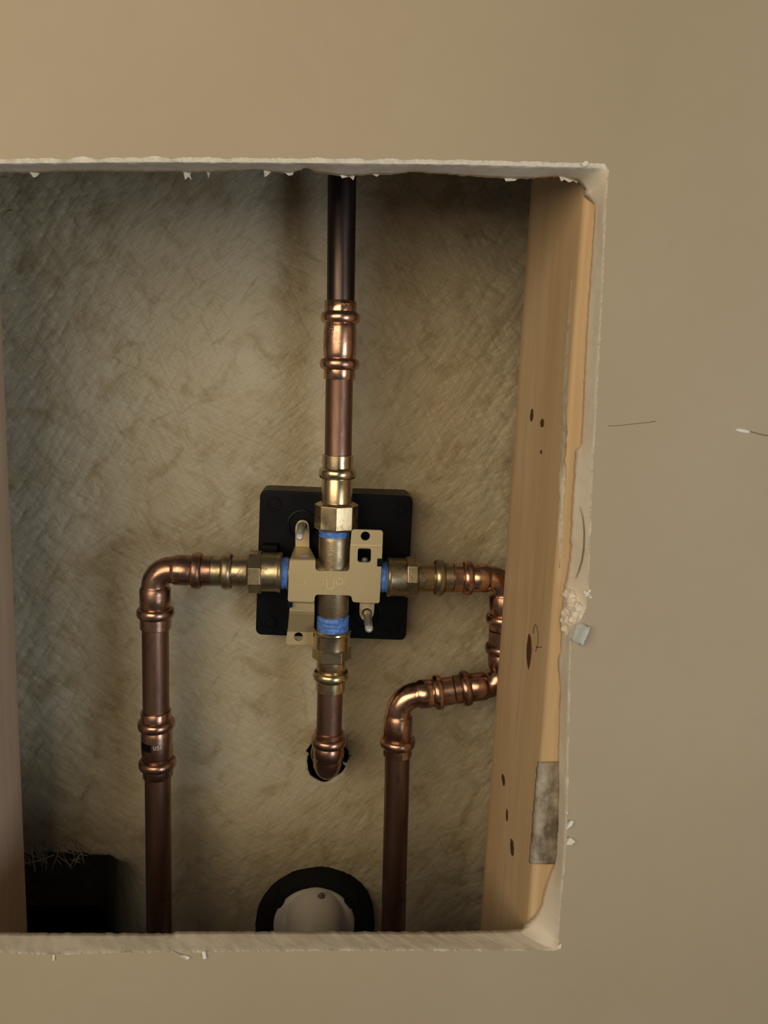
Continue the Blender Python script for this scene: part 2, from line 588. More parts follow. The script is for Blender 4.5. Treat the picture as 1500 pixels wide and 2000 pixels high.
def flat_line(bmx, pts, w):
    """a ridge-like line of real thickness lying along points"""
    return add_sweep(bmx, pts, w, 6)


bm = bmesh.new()
flat_line(bm, [at(x, y, -0.02) for x, y in ((1188, 832), (1212, 831), (1236, 828), (1258, 826), (1280, 823))], 0.16)
obj('hairline_crack', bm, M['crack'], wall)
bm = bmesh.new()
flat_line(bm, [at(x, y, -0.02) for x, y in ((1466, 843), (1480, 847), (1494, 850), (1520, 854))], 0.26)
obj('hairline_crack', bm, M['crack'], wall)
bm = bmesh.new()
bmesh.ops.create_uvsphere(bm, u_segments=20, v_segments=10, radius=1)
bm.transform(Matrix.Translation(at(1451, 841.5, -0.05)) @ Matrix.Rotation(math.radians(8), 4, 'Y') @ Matrix.Diagonal((3.4, 0.35, 0.75, 1)))
obj('paint_chip', bm, M['chip'], wall, label='small white chip in the paint')
# dark crack in the torn gypsum edge
bm = bmesh.new()
add_sweep(bm, [at(x, y, Y) for x, y, Y in ((1132, 990, 5), (1138, 1010, 4), (1141, 1040, 3.4), (1140, 1070, 3.2), (1136, 1095, 3.6), (1129, 1118, 5), (1124, 1130, 6))],
          [0.1, 0.2, 0.3, 0.32, 0.3, 0.22, 0.1], 8)
obj('gypsum_crack', bm, M['crack'], wall)

# ------------------------------------------------------------------ studs
def stud(name, label, fc, bc, width, mat, sgn, base):
    """fc, bc: two picture points on the near and far vertical edges of the face that looks into the bay"""
    Yf, Yb = TH + 0.2, 111.0
    bm = bmesh.new()
    n = 40
    prof = []
    rows = []
    def edge(pts, Y, z):
        a, b = at(*pts[0], Y), at(*pts[1], Y)
        return lerp(a.x, b.x, (z - a.z) / (b.z - a.z))
    for i in range(n + 1):
        z = lerp(230, -480, i / n)
        a = Vector((edge(fc, Yf, z), Yf, z))
        bx = edge(bc, Yb, z)
        r = 3.0
        row = []
        for k in range(7):                       # rounded near corner
            an = PI / 2 * k / 6
            row.append(Vector((a.x + sgn * (r - r * math.sin(an)), Yf + r - r * math.cos(an), z)))
        for k in range(1, 13):
            f = k / 12
            p = Vector((lerp(a.x, bx, f), lerp(Yf + r, Yb - 2, f), z))
            p.x += 0.25 * noise.noise(Vector((p.y * 0.05, z * 0.02, 3)))
            row.append(p)
        row.append(Vector((bx + sgn * 0.6, Yb - 0.5, z)))
        row.append(Vector((bx + sgn * 2, Yb, z)))
        row.append(Vector((bx + sgn * width, Yb, z)))
        row.append(Vector((a.x + sgn * width, Yf, z)))
        rows.append([bm.verts.new(p) for p in row])
    m_ = len(rows[0])
    for A, B in zip(rows, rows[1:]):
        for k in range(m_):
            bm.faces.new((A[k], A[(k + 1) % m_], B[(k + 1) % m_], B[k]))
    bm.faces.new(rows[0])
    bm.faces.new(rows[-1][::-1])
    root = thing(name, label, 'stud', base)
    obj('timber', bm, mat, root, sharp=50)
    return root


FC = ((1140, 400), (1034, 1775))
BC = ((1035, 380), (938, 1800))
base_r = Vector((at(1034, 1775, TH).x, TH, -480))
studR = stud('wall_stud', 'pale pine stud with knots and a pencilled 2, against the cut drywall edge', FC, BC, 38, M['wood'], 1, base_r)
studL = stud('wall_stud', 'pinkish wooden stud at the far left border of the opening, with one dark knot', ((-170, 400), (-105, 1775)), ((1.5, 520), (56, 1820)), 38, M['wood2'], -1, Vector((at(-105, 1775, TH).x, TH, -480)))


def on_stud(px, py, lift=0.0):
    """point on the bay-side face of the pine stud along the view line of a picture point"""
    def xface(Y, z):
        xs = []
        for pts, YY in ((FC, TH + 0.2), (BC, 111.0)):
            a, b = at(*pts[0], YY), at(*pts[1], YY)
            xs.append(lerp(a.x, b.x, (z - a.z) / (b.z - a.z)))
        return lerp(xs[0], xs[1], (Y - TH - 0.2) / (111.0 - TH - 0.2))
    lo, hi = TH + 0.2, 111.0
    for _ in range(40):
        mid = (lo + hi) / 2
        p = at(px, py, mid)
        if p.x > xface(mid, p.z):
            hi = mid
        else:
            lo = mid
    p = at(px, py, (lo + hi) / 2)
    return p - Vector((lift, 0, 0))


def knot(px, py, ly, lz, tilt=0.0, parent=None, pos=None):
    bm = bmesh.new()
    bmesh.ops.create_uvsphere(bm, u_segments=20, v_segments=12, radius=1)
    for v in bm.verts:
        v.co *= 1 + 0.25 * noise.noise(v.co * 2 + Vector((px, py, 0)))
    p = pos if pos is not None else on_stud(px, py)
    bm.transform(Matrix.Translation(p) @ Matrix.Rotation(tilt, 4, 'X') @ Matrix.Diagonal((0.28, ly * 2.1, lz, 1)))
    return obj('knot', bm, M['knot'], parent or studR, label='dark knot')


knot(1038.5, 811, 1.6, 3.2)
knot(1059, 826, 1.6, 2.2)
knot(1033, 1272, 2.2, 8.5, math.radians(-4))
knot(983, 1523, 2.0, 2.8)
knot(990, 1592, 1.2, 3.4)
knot(1000, 1655, 2.0, 4.2)
knot(1057, 883, 0.8, 1.0)
# the knot on the far-left stud
pl = at(26, 1402, 107)
knot(26, 1402, 2.8, 3.8, 0, studL, pl + Vector((-0.1, 0, 0)))
# pencilled 2
bm = bmesh.new()
add_sweep(bm, [on_stud(x, y, 0.05) for x, y in ((1041, 1237), (1043, 1225), (1046, 1220), (1049, 1224), (1051, 1240), (1051, 1255), (1048, 1266), (1046, 1272))], 0.16, 6)
add_sweep(bm, [on_stud(x, y, 0.05) for x, y in ((1047, 1264), (1053, 1264), (1059, 1264))], 0.2, 6)
obj('pencil_mark', bm, M['pencil'], studR, label='pencilled 2')
# white compound line just inside the near corner
bm = bmesh.new()
pts = [(1119, 545), (1112, 640), (1107, 720), (1105, 780), (1104, 850), (1101, 900), (1100, 980), (1098, 1050), (1096, 1110)]
A = []
for i in range(61):
    q = i / 60 * (len(pts) - 1)
    j = min(int(q), len(pts) - 2)
    px, py = lerp(pts[j][0], pts[j + 1][0], q - j), lerp(pts[j][1], pts[j + 1][1], q - j)
    w = 1.4 + 1.1 * noise.noise(Vector((i * 0.5, 0, 0))) + (0.8 if 38 < i < 43 else 0)
    w *= 2.3
    w *= smooth01(i / 12) * smooth01((60 - i) / 10) + 0.15
    wp = w * 1.25
    A.append([bm.verts.new(on_stud(px - 3 - wp, py, -0.06)), bm.verts.new(on_stud(px - 3, py, 0.2)), bm.verts.new(on_stud(px - 3 + wp, py, -0.06))])
for a, b in zip(A, A[1:]):
    for k in range(2):
        bm.faces.new((a[k], a[k + 1], b[k + 1], b[k]))
obj('compound_line', bm, M['caulk'], studR, label='thin smear of white joint compound')
# rough compound patch wrapped over the near corner
bm = bmesh.new()
ny_, nx_ = 46, 14
G = []
for i in range(ny_ + 1):
    q = i / ny_
    py = lerp(1489, 1687, q)
    xl = 1053 - 16 * q + 3.0 * noise.noise(Vector((i * 0.4, 1, 0)))
    xr = 1093 - 6 * q + 1.0 * noise.noise(Vector((i * 0.5, 2, 0)))
    xc = lerp(FC[0][0], FC[1][0], (py - FC[0][1]) / (FC[1][1] - FC[0][1])) + 3
    row = []
    for k in range(nx_ + 1):
        f = k / nx_
        px = lerp(xl, xr, f)
        if px < xc:
            p = on_stud(px, py)
            p = Vector((p.x - 0.55, p.y, p.z))
        else:
            p = at(px, py, TH - 0.9)
        bumpy = 0.8 * noise.noise(p * 0.35) + 0.5 * noise.noise(p * 1.1)
        edge = min(f, 1 - f, q, 1 - q)
        lift = smooth01(edge / 0.10) * (1.0 + bumpy)
        p = p + Vector((-0.5, -0.9, 0)) * (lift - 0.35)
        row.append(bm.verts.new(p))
    G.append(row)
for i in range(ny_):
    for k in range(nx_):
        bm.faces.new((G[i][k], G[i][k + 1], G[i + 1][k + 1], G[i + 1][k]))
patch = obj('compound_patch', bm, M['plaster'], studR, label='rough patch of grey-white joint compound')
so = patch.modifiers.new('solid', 'SOLIDIFY')
so.thickness = 1.2 * S
so.offset = 0

# ------------------------------------------------------------------ fibreglass panel behind the pipes
YG = 172.0


def surf(x, z):
    px, py = proj(Vector((x, YG, z)))
    Y = YG
    u = (px - 520) / 520.0
    Y += 9.0 * smooth01(abs(u))
    Y += 1.4 * noise.noise(Vector((x * 0.012, z * 0.012, 0))) * 2
    rough = 0.35 + 0.9 * smooth01((330 - px) / 260.0) + 0.9 * smooth01((px - 820) / 200.0)
    rough += 0.6 * smooth01((520 - py) / 200) + 0.5 * smooth01((py - 1520) / 200)
    Y += rough * 0.7 * noise.noise(Vector((x * 0.09, z * 0.06, 5)))
    for ca, sa, sd, wt in ((0.77, -0.64, 7, 0.75), (0.5, 0.87, 9, 0.6), (0.97, 0.25, 13, 0.5)):
        al, ac = x * ca + z * sa, -x * sa + z * ca
        rv = 1 - abs(noise.noise(Vector((al * 0.036, ac * 0.25, sd)))) * 3.0
        Y -= rough * wt * max(-0.35, rv) * 0.72
    # hollow where the panel turns away low on the left
    ye = 1664 + 8 * noise.noise(Vector((px * 0.05, 0, 0)))
    soft = lerp(9, 70, smooth01((px - 120) / 140))
    a = smooth01((py - ye - 4) / soft)
    b = 1 - smooth01((px - 40) / 255)
    Y += 170 * a * b
    return Y


x0, x1 = at(-260, 1000, YG).x, at(1230, 1000, YG).x
z1, z0 = at(600, 180, YG).z, at(600, 2080, YG).z
NXg, NZg = 300, 450
HC = at(638, 1480, YG)
HRX, HRZ = at(679, 1480, YG).x - HC.x, HC.z - at(638, 1523, YG).z


def hole_r(x, z):
    a = math.atan2((z - HC.z) / HRZ, (x - HC.x) / HRX)
    return math.hypot((x - HC.x) / HRX, (z - HC.z) / HRZ) / (1 + 0.05 * math.sin(3 * a + 1) + 0.03 * math.sin(7 * a))


bm = bmesh.new()
G = []
for i in range(NZg + 1):
    z = lerp(z0, z1, i / NZg)
    row = []
    for k in range(NXg + 1):
        x, zz = lerp(x0, x1, k / NXg), z
        h = hole_r(x, zz)
        if abs(h - 1) < 0.075:                    # draw the nearest vertices onto the cut line of the stub hole
            x, zz = HC.x + (x - HC.x) / h, HC.z + (zz - HC.z) / h
        row.append(bm.verts.new((x, surf(x, zz), zz)))
    G.append(row)
for i in range(NZg):
    for k in range(NXg):
        cc = (G[i][k].co + G[i][k + 1].co + G[i + 1][k + 1].co + G[i + 1][k].co) / 4
        if hole_r(cc.x, cc.z) < 0.985:
            continue                                   # the hole for the spout stub goes right through
        bm.faces.new((G[i][k], G[i][k + 1], G[i + 1][k + 1], G[i + 1][k]))
panel = obj('wall_back', bm, M['fiber'], None, origin=(0, YG, z0))
panel['kind'] = 'structure'
panel['label'] = 'tan chopped-strand fiberglass panel behind the pipes'
panel['category'] = 'wall'
so = panel.modifiers.new('solid', 'SOLIDIFY')
so.thickness = 3 * S
so.offset = -1.0

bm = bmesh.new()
add_box(bm, ((x0 + x1) / 2, 385, (z0 + z1) / 2), x1 - x0, 6, z1 - z0)  # added dark box behind the panel, keeps stray light out of the hole
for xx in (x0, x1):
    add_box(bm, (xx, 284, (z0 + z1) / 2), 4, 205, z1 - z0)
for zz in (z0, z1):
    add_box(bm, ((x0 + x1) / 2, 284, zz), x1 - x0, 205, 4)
rear = obj('rear_light_block', bm, NT('light_block_dark').done((0.05, 0.045, 0.04), 0.9, 0, None, 0.1), None, smooth=False, origin=(0, 385, z0))
rear['kind'] = 'structure'
rs = random.Random(11)
bms = {'strand_pale': bmesh.new(), 'strand_tan': bmesh.new(), 'gap_fleck': bmesh.new()}


def strand(bm, x, z, ang, L, w, bend, lift):
    nseg = 8
    rows = []
    a = ang - bend / 2
    ds = L / nseg
    cx = x - math.cos(ang) * L / 2
    cz = z - math.sin(ang) * L / 2
    for i in range(nseg + 1):
        tw = w * (0.35 + 0.65 * math.sin(PI * (i + 0.35) / (nseg + 0.7)))
        nx, nz = -math.sin(a), math.cos(a)
        Y = surf(cx, cz)
        pts = []
        for s, h in ((-1, -0.02), (0, -0.28 - lift), (1, -0.02)):
            pts.append(bm.verts.new((cx + nx * tw * s, Y + h, cz + nz * tw * s)))
        rows.append(pts)
        cx += math.cos(a) * ds
        cz += math.sin(a) * ds
        a += bend / nseg
    for A, B in zip(rows, rows[1:]):
        for k in range(2):
            bm.faces.new((A[k], A[k + 1], B[k + 1], B[k]))


count = 0
while count < 9000:
    x = rs.uniform(x0, x1)
    z = rs.uniform(z0, z1)
    px, py = proj(Vector((x, YG, z)))
    dens = 0.10 + 0.75 * smooth01((400 - px) / 300) + 0.65 * smooth01((px - 800) / 160)
    dens += 0.25 * smooth01((560 - py) / 250) + 0.3 * smooth01((py - 1480) / 160)
    if rs.random() > dens:
        continue
    if px < 300 and py > 1655:
        continue
    if math.hypot((px - 638) / 50, (py - 1484) / 56) < 1:
        continue
    count += 1
    if rs.random() < 0.55:
        ang = math.radians(rs.gauss(-40, 22)) if px < 600 else math.radians(rs.gauss(50, 40))
    else:
        ang = rs.uniform(0, PI)
    kind = rs.choices(('strand_pale', 'strand_tan', 'gap_fleck'), (0.30, 0.36, 0.34))[0]
    w = rs.uniform(0.60, 1.25) if kind != 'gap_fleck' else rs.uniform(0.25, 0.70)
    L = rs.uniform(8, 26) if kind != 'gap_fleck' else rs.uniform(2.5, 8)
    strand(bms[kind], x, z, ang, L, w, rs.uniform(-0.7, 0.7), rs.uniform(0.15, 0.55) if kind != 'gap_fleck' else 0.12)
for k, b in bms.items():
    o = obj('glass_strands', b, M[k], panel)  # the olive set paints dark gaps, the others are real strands
    o['kind'] = 'stuff'
# loose fibres over the rim of the hollow
bm = bmesh.new()
for i in range(46):
    px, py = rs.uniform(50, 175), rs.uniform(1640, 1676)
    p = at(px, py, YG + 6)
    a = rs.gauss(-0.6, 0.9)
    L = rs.uniform(6, 16)
    pts = [p + Vector((math.cos(a) * L * (q - 0.5) + rs.uniform(-.3, .3), -2.5 - 3 * q, math.sin(a) * L * (q - 0.5) - 2 * q * q)) for q in (0, .25, .5, .75, 1)]
    add_sweep(bm, pts, [0.15, 0.25, 0.28, 0.25, 0.12], 6)
for pts in (((50, 1686), (75, 1681), (105, 1670)), ((62, 1660), (65, 1680), (69, 1702)), ((58, 1690), (57, 1676))):
    add_sweep(bm, [at(x, y, YG - 4) for x, y in pts], 0.42, 8)
o = obj('glass_strands', bm, M['strand_pale'], panel)
o['kind'] = 'stuff'

# ------------------------------------------------------------------ plumbing
YV = 124.0
RP, RC, RR = 7.8, 9.0, 11.0        # pipe, cup and bead radii


def A_(px, py, Y=YV):
    return at(px, py, Y)


def pipe(label, p, q, mat, r=RP):
    """straight length of tube between two picture points (or vectors)"""
    P = p if isinstance(p, Vector) else A_(*p)
    Q = q if isinstance(q, Vector) else A_(*q)
    base = P if P.z < Q.z else Q
    L = (Q - P).length
    o = obj('copper_pipe', lathe(P, Q - P, [(0, r - 0.6), (0.4, r), (L - 0.4, r), (L, r - 0.6)], 48), mat, None, origin=base, sharp=40)
    return tag(o, label, 'pipe')


def bead(parent, c, axis, mat, r0=RC, r1=RR, w=6.2, name='crimp_ring'):
    prof = bump_ring(0, r0 - 0.35, r1, w)
    return obj(name, lathe(Vector(c), axis, prof, 56, 0, False), mat, parent)


def proj_t(P, d, px=None, py=None):
    """distance along the ray P + t d at which the picture coordinate is reached"""
    lo, hi = -200.0, 400.0
    f = (lambda t: proj(P + d * t)[0] - px) if px is not None else (lambda t: proj(P + d * t)[1] - py)
    s = 1 if f(hi) > f(lo) else -1
    for _ in range(60):
        m_ = (lo + hi) / 2
        if s * f(m_) > 0:
            hi = m_
        else:
            lo = m_
    return (lo + hi) / 2


# axes, down the riser and the spout drop
R_top, R_cpl = A_(668, 300), A_(662.5, 745)
riser_a = (A_(667.4, 340), A_(665.3, 610))
# --- upper riser
pipe('shade-darkened copper pipe rising out of sight behind the top cut edge', (669.5, 215), (665.3, 612), M['pipe_dark'])


def coupling(label, p, q, ys, mat, base=None, text=False):
    """p,q picture points on the axis; ys: start, bead, bead, end as picture rows"""
    P, Q = A_(*p), A_(*q)
    d = (Q - P).normalized()
    t = [proj_t(P, d, py=y) for y in ys]
    root = thing('pipe_coupling', label, 'coupling', P + d * t[3])
    prof = [(t[0], RP + 0.1), (t[0], RC - 0.2), (t[0] + 0.3, RC), (t[1] - 3.4, RC - 0.05), (t[1] - 2.9, RC - 0.5), (t[1] + 2.9, RC - 0.5),
            (t[1] + 4.0, RC - 0.1), (t[1] + 6, RC + 0.25), ((t[1] + t[2]) / 2, RC + 0.45), (t[2] - 6, RC + 0.25), (t[2] - 4, RC - 0.1),
            (t[2] - 2.9, RC - 0.5), (t[2] + 2.9, RC - 0.5), (t[2] + 3.4, RC - 0.05), (t[3] - 0.3, RC), (t[3], RC - 0.2), (t[3], RP + 0.1)]
    obj('body', lathe(P, d, prof, 56, 0, False), mat, root, sharp=35)
    bead(root, P + d * t[1], d, mat, RC, RR + 0.1)
    bead(root, P + d * t[2], d, mat, RC, RR + 0.3)
    return root, P, d, t


def stamp(parent, P, d, t0, angs, mat, r, h=1.6, w=0.28):
    """little raised stamped strokes around a sleeve"""
    _, u, v = frame(d)
    bm = bmesh.new()
    for a, tilt in angs:
        n = (u * math.cos(a) + v * math.sin(a))
        tn = d.cross(n)
        c = P + d * t0 + n * r
        add_sweep(bm, [c - d * h / 2 + tn * tilt, c + d * h / 2 - tn * tilt], w, 6)
    obj('stamped_mark', bm, mat, parent)


c1 = coupling('bright copper coupling joining the dark top riser to the browner pipe below', (665.3, 598), (662.8, 735), (588, 621, 711, 741), M['copper'])
_d, _u, _v = frame(c1[2])
front_ang = math.atan2(-_v.y, -_u.y)
stamp(c1[0], c1[1], c1[2], (c1[3][0] + 2.2), [(front_ang + s, tl) for s, tl in ((-0.50, 0), (-0.38, 0.25), (-0.27, -0.25), (-0.16, 0.2), (-0.05, -0.2))], M['copper'], RC, 1.9)
stamp(c1[0], c1[1], c1[2], c1[3][1] + 6.5, [(front_ang + s, tl) for s, tl in ((0.42, 0.1), (0.52, -0.1), (0.62, 0.1))], M['copper_worn'], RC + 0.3, 1.8)
pipe('short brown copper riser between the copper coupling and the brass adapter above the valve', (662.9, 733), (660.2, 898), M['pipe'])


def adapter(label, P, d, ts, mat, sides, rot=0.0, hexr=12.9, order='pipe_first', rc=RC, rr=RR, hexmat=None):
    """brass press adapter along axis d from the pipe end to the threads.
    ts: sleeve start, bead, sleeve end/hex start, hex end, collar end"""
    root = thing('threaded_adapter', label, 'pipe fitting', P + d * (ts[0] if d.z > 0 else ts[4]))
    prof = [(ts[0], RP + 0.1), (ts[0], rc - 0.3), (ts[0] + 0.3, rc), (ts[1] - 3.4, rc), (ts[1] - 2.8, rc - 0.5), (ts[1] + 2.8, rc - 0.5),
            (ts[1] + 3.6, rc), (ts[2] + 0.6, rc), (ts[2] + 0.6, rc - 2)]
    obj('sleeve', lathe(P, d, prof, 56, 0, False), mat, root, sharp=35)
    bead(root, P + d * ts[1], d, mat, rc, rr)
    bm = bmesh.new()
    ch = 1.3
    a = ts[2]
    add_lathe(bm, P, d, [(a - 0.1, rc - 1.0), (a, hexr - 2.2), (a + ch, hexr), (ts[3] - ch * 0.8, hexr), (ts[3], hexr - 1.0), (ts[3], 5.0)], sides, rot, False)
    obj('hex_collar', bm, hexmat or mat, root, smooth=False, bevel=0.25)
    if ts[4] > ts[3] + 0.5:
        rcol = hexr * 0.905
        L = ts[4]
        obj('collar', lathe(P, d, [(ts[3] - 0.4, 5), (ts[3] - 0.4, rcol - 0.1), (L - 2.6, rcol), (L - 2.2, rcol + 0.1), (L - 1.6, rcol + 0.55), (L - 0.6, rcol + 0.5), (L, rcol - 0.2), (L, 6)], 56, 0, False),
            mat, root, sharp=30)
    return root


# --- vertical valve axis
PV0, PV1 = A_(660.0, 888), A_(656.4, 1034)
dv = (PV1 - PV0).normalized()
tt = [proj_t(PV0, dv, py=y) for y in (888, 924, 981, 1033, 1033)]
adapter('bright brass octagon-collared adapter above the valve', PV0, dv, tt, M['brass'], 8, 0.0 + PI / 2, 12.9)

VC = A_(651.5, 1138)                    # valve centre
PH0, PH1 = A_(540, 1117.5), A_(765, 1127)
# --- lower adapter
PD0, PD1 = A_(650.5, 1200), A_(643.5, 1400)
dd = (PD0 - PD1).normalized()           # upward, pipe end first
tt = [proj_t(PD1, dd, py=y) for y in (1348, 1318, 1289, 1262, 1229)]
adapter('brass hexagon adapter below the valve, above the short spout drop', PD1, dd, tt, M['brass'], 6, PI / 6 + PI / 2, 11.9, rc=8.9)
pipe('short copper drop below the valve ending at the elbow in the panel', (645.2, 1338), (642.2, 1442), M['pipe'])

# --- left adapter
PL0, PL1 = A_(385, 1114), A_(552, 1118)
dl = (PL1 - PL0).normalized()
tt = [proj_t(PL0, dl, px=x) for x in (414, 444, 484, 514, 551)]
adapter('stained brass adapter between the copper elbow of the long supply drop and the valve', PL0, dl, tt, M['brass_worn'], 8, PI / 8, 12.8)
# --- right adapter
PR0, PR1 = A_(912, 1129), A_(755, 1126.5)
dr = (PR1 - PR0).normalized()
tt = [proj_t(PR0, dr, px=x) for x in (884, 857, 816, 790, 755)]
adapter('dull olive brass adapter on the valve side nearest the pine stud', PR0, dr, tt, M['brass_worn'], 8, 0, 12.7)


def elbow(label, P0, C, P1, R, mat, cup0, cup1, bead0, bead1, base=None, rb=7.9, part_label=None):
    """P0 -> corner C -> P1; cups and beads are distances from the corner along each leg"""
    d0 = (P0 - C).normalized()
    d1 = (P1 - C).normalized()
    ang = d0.angle(d1)
    tl = R / math.tan(ang / 2)
    a = C + d0 * tl
    b = C + d1 * tl
    bis = (d0 + d1).normalized()
    O = C + bis * (R / math.sin(ang / 2))
    va = a - O
    vb = b - O
    n = 20
    arc = []
    tot = va.angle(vb)
    for i in range(n + 1):
        q = i / n
        arc.append(O + (va * math.sin((1 - q) * tot) + vb * math.sin(q * tot)) / math.sin(tot))
    pts, rad = [], []

    def leg(d, cup, bd):
        out = []
        # from the open end inwards
        for t_, r_ in ((cup, RC - 0.25), (cup - 0.3, RC), (bd + 3.3, RC), (bd + 2.8, RC - 0.5), (bd - 2.8, RC - 0.5), (bd - 3.6, RC), (tl + 2.2, RC), (tl + 0.6, rb + 0.35)):
            out.append((C + d * t_, r_))
        return out
    L0 = leg(d0, cup0, bead0)
    L1 = leg(d1, cup1, bead1)
    seq = L0 + [(p, rb) for p in arc] + L1[::-1]
    root = thing('pipe_elbow', label, 'elbow fitting', base if base is not None else min((P0, P1), key=lambda p: p.z))
    obj('bend', sweep([p for p, _ in seq], [r for _, r in seq], 56), mat, root, sharp=35)
    bead(root, C + d0 * bead0, d0, mat)
    bead(root, C + d1 * bead1, d1, mat)
    return root


def corner_t(C, d, px=None, py=None):
    return proj_t(C, d, px=px, py=py)


# left elbow
CL = A_(302.5, 1112)
P0 = A_(440, 1116)
P1 = A_(305, 1300)
d0, d1 = (P0 - CL).normalized(), (P1 - CL).normalized()
elbow('tarnished copper elbow at the top of the long supply drop nearest the pinkish stud', P0, CL, P1, 10.0, M['copper_worn'],
      proj_t(CL, d0, px=414), proj_t(CL, d1, py=1227), proj_t(CL, d0, px=385), proj_t(CL, d1, py=1196), P1)
pipe('brown copper pipe between the tarnished elbow and the coupling with the black label', (303.2, 1205), (305.0, 1405), M['pipe'])
c2 = coupling('dark tarnished copper coupling with a small black and pale label, on the long supply drop', (305, 1400), (308, 1500), (1388, 1414, 1490, 1515), M['copper_worn'])
pipe('dark brown copper pipe running down behind the bottom edge from the labelled coupling', (308.0, 1500), (312.5, 1960), M['pipe'])
# label printed on that coupling
P, d, t_ = c2[1], c2[2], c2[3]
_, u, v = frame(d)
fa = math.atan2(-v.y, -u.y)


def wrap_patch(name, parent, P, d, ta, tb, a0, a1, r, mat, h=0.25, label=None):
    _, u, v = frame(d)
    bm = bmesh.new()
    n = 10
    rows = []
    for i in range(n + 1):
        a = lerp(a0, a1, i / n)
        e = u * math.cos(a) + v * math.sin(a)
        rows.append([bm.verts.new(P + d * tx + e * rx) for tx, rx in ((ta, r - 0.5), (ta, r + h), (tb, r + h), (tb, r - 0.5))])
    for A, B in zip(rows, rows[1:]):
        for k in range(4):
            bm.faces.new((A[k], A[(k + 1) % 4], B[(k + 1) % 4], B[k]))
    bm.faces.new(rows[0])
    bm.faces.new(rows[-1][::-1])
    return obj(name, bm, mat, parent, smooth=False, label=label)


sgn_l = 1 if (u * math.cos(fa + 0.3) + v * math.sin(fa + 0.3)).x < (u * math.cos(fa) + v * math.sin(fa)).x else -1
tl0, tl1 = proj_t(P, d, py=1442), proj_t(P, d, py=1456)
wrap_patch('black_label', c2[0], P, d, tl0, tl1, fa + sgn_l * 0.95, fa + sgn_l * 0.15, RC + 0.45, M['black'], label='small black printed block')
bm = bmesh.new()


def cyl_pt(P, d, t0, a, r):
    _, u, v = frame(d)
    return P + d * t0 + (u * math.cos(a) + v * math.sin(a)) * r


def glyph_on_cyl(bm, P, d, strokes, t0, a0, h, wd, r, rad):
    """strokes in a unit box (x right, y up) wrapped round a vertical sleeve"""
    for st in strokes:
        add_sweep(bm, [cyl_pt(P, d, t0 - y * h, a0 - sgn_l * x * wd / r, r) for x, y in st], rad, 6)


GL = {'U': [[(0, 1), (0, .3), (.15, .06), (.4, 0), (.65, .06), (.8, .3), (.8, 1)]],
      'S': [[(.8, .85), (.55, 1), (.2, .95), (.05, .75), (.25, .55), (.6, .45), (.78, .25), (.6, .04), (.25, 0), (0, .15)]],
      'A': [[(0, 0), (.4, 1), (.8, 0)], [(.15, .38), (.65, .38)]],
      'P': [[(0, 0), (0, 1)], [(0, 1), (.55, 1), (.8, .85), (.8, .62), (.55, .48), (0, .48)]],
      '2': [[(0, .75), (.15, .95), (.45, 1), (.7, .85), (.7, .6), (.35, .3), (0, 0)], [(0, 0), (.75, 0)]],
      'I': [[(0, 0), (0, 1)]],
      'N': [[(0, 0), (0, 1), (.8, 0), (.8, 1)]]}
for i, ch in enumerate('USA'):
    glyph_on_cyl(bm, P, d, GL[ch], proj_t(P, d, py=1451), fa - sgn_l * (0.02 + i * 0.19), 2.3, 1.5, RC + 0.5, 0.16)
obj('lettering', bm, M['chip'], c2[0], label='pale printed letters')

# right side run: elbow, elbow, elbow and the drop
CR = A_(985, 1130)
P0, P1 = A_(880, 1128.5), A_(983, 1240)
d0, d1 = (P0 - CR).normalized(), (P1 - CR).normalized()
elbow('copper elbow half hidden behind the pine stud, at the valve outlet level', P0, CR, P1, 9.8, M['copper'],
      proj_t(CR, d0, px=884.5), proj_t(CR, d1, py=1228), proj_t(CR, d0, px=912), proj_t(CR, d1, py=1208), P1)
CR2 = A_(980.5, 1334)
P0, P1 = A_(983, 1240), A_(868, 1350)
d0, d1 = (P0 - CR2).normalized(), (P1 - CR2).normalized()
elbow('dark copper elbow half hidden by the pine stud, turning from upright to sideways', P0, CR2, P1, 10.5, M['copper_worn'],
      proj_t(CR2, d0, py=1230), proj_t(CR2, d1, px=887), proj_t(CR2, d0, py=1266), proj_t(CR2, d1, px=909), P1)
CR3 = A_(778.5, 1361)
P0, P1 = A_(868, 1350), A_(777, 1470)
d0, d1 = (P0 - CR3).normalized(), (P1 - CR3).normalized()
elbow('shiny copper elbow at the top of the brown drop passing the white overflow pipe', P0, CR3, P1, 12.6, M['copper'],
      proj_t(CR3, d0, px=885), proj_t(CR3, d1, py=1474), proj_t(CR3, d0, px=855), proj_t(CR3, d1, py=1449), P1)
pipe('brown copper drop running down beside the white overflow pipe to the bottom edge', (776.8, 1455), (764.5, 1960), M['pipe'])

# spout elbow turning back into the panel
CE = A_(639.0, 1507)
P0 = A_(643.2, 1420)
P1 = CE + Vector((0, 60, -3))
d0 = (P0 - CE).normalized()
elbow('copper elbow turning into the dark hole in the panel below the valve', P0, CE, P1, 9.6, M['copper_worn'],
      proj_t(CE, d0, py=1428), 38, proj_t(CE, d0, py=1446), 27, CE + Vector((0, 0, -9)))

# ------------------------------------------------------------------ black mounting box
YB0, YB1 = 146.0, YG + 2
box = thing('mounting_box', 'black plastic mounting box between the valve and the fiberglass panel', 'valve box', at(646, 1246, YB1))
q = [at(508, 957, YB0), at(807, 969, YB0), at(793, 1251, YB0), at(499, 1240, YB0)]


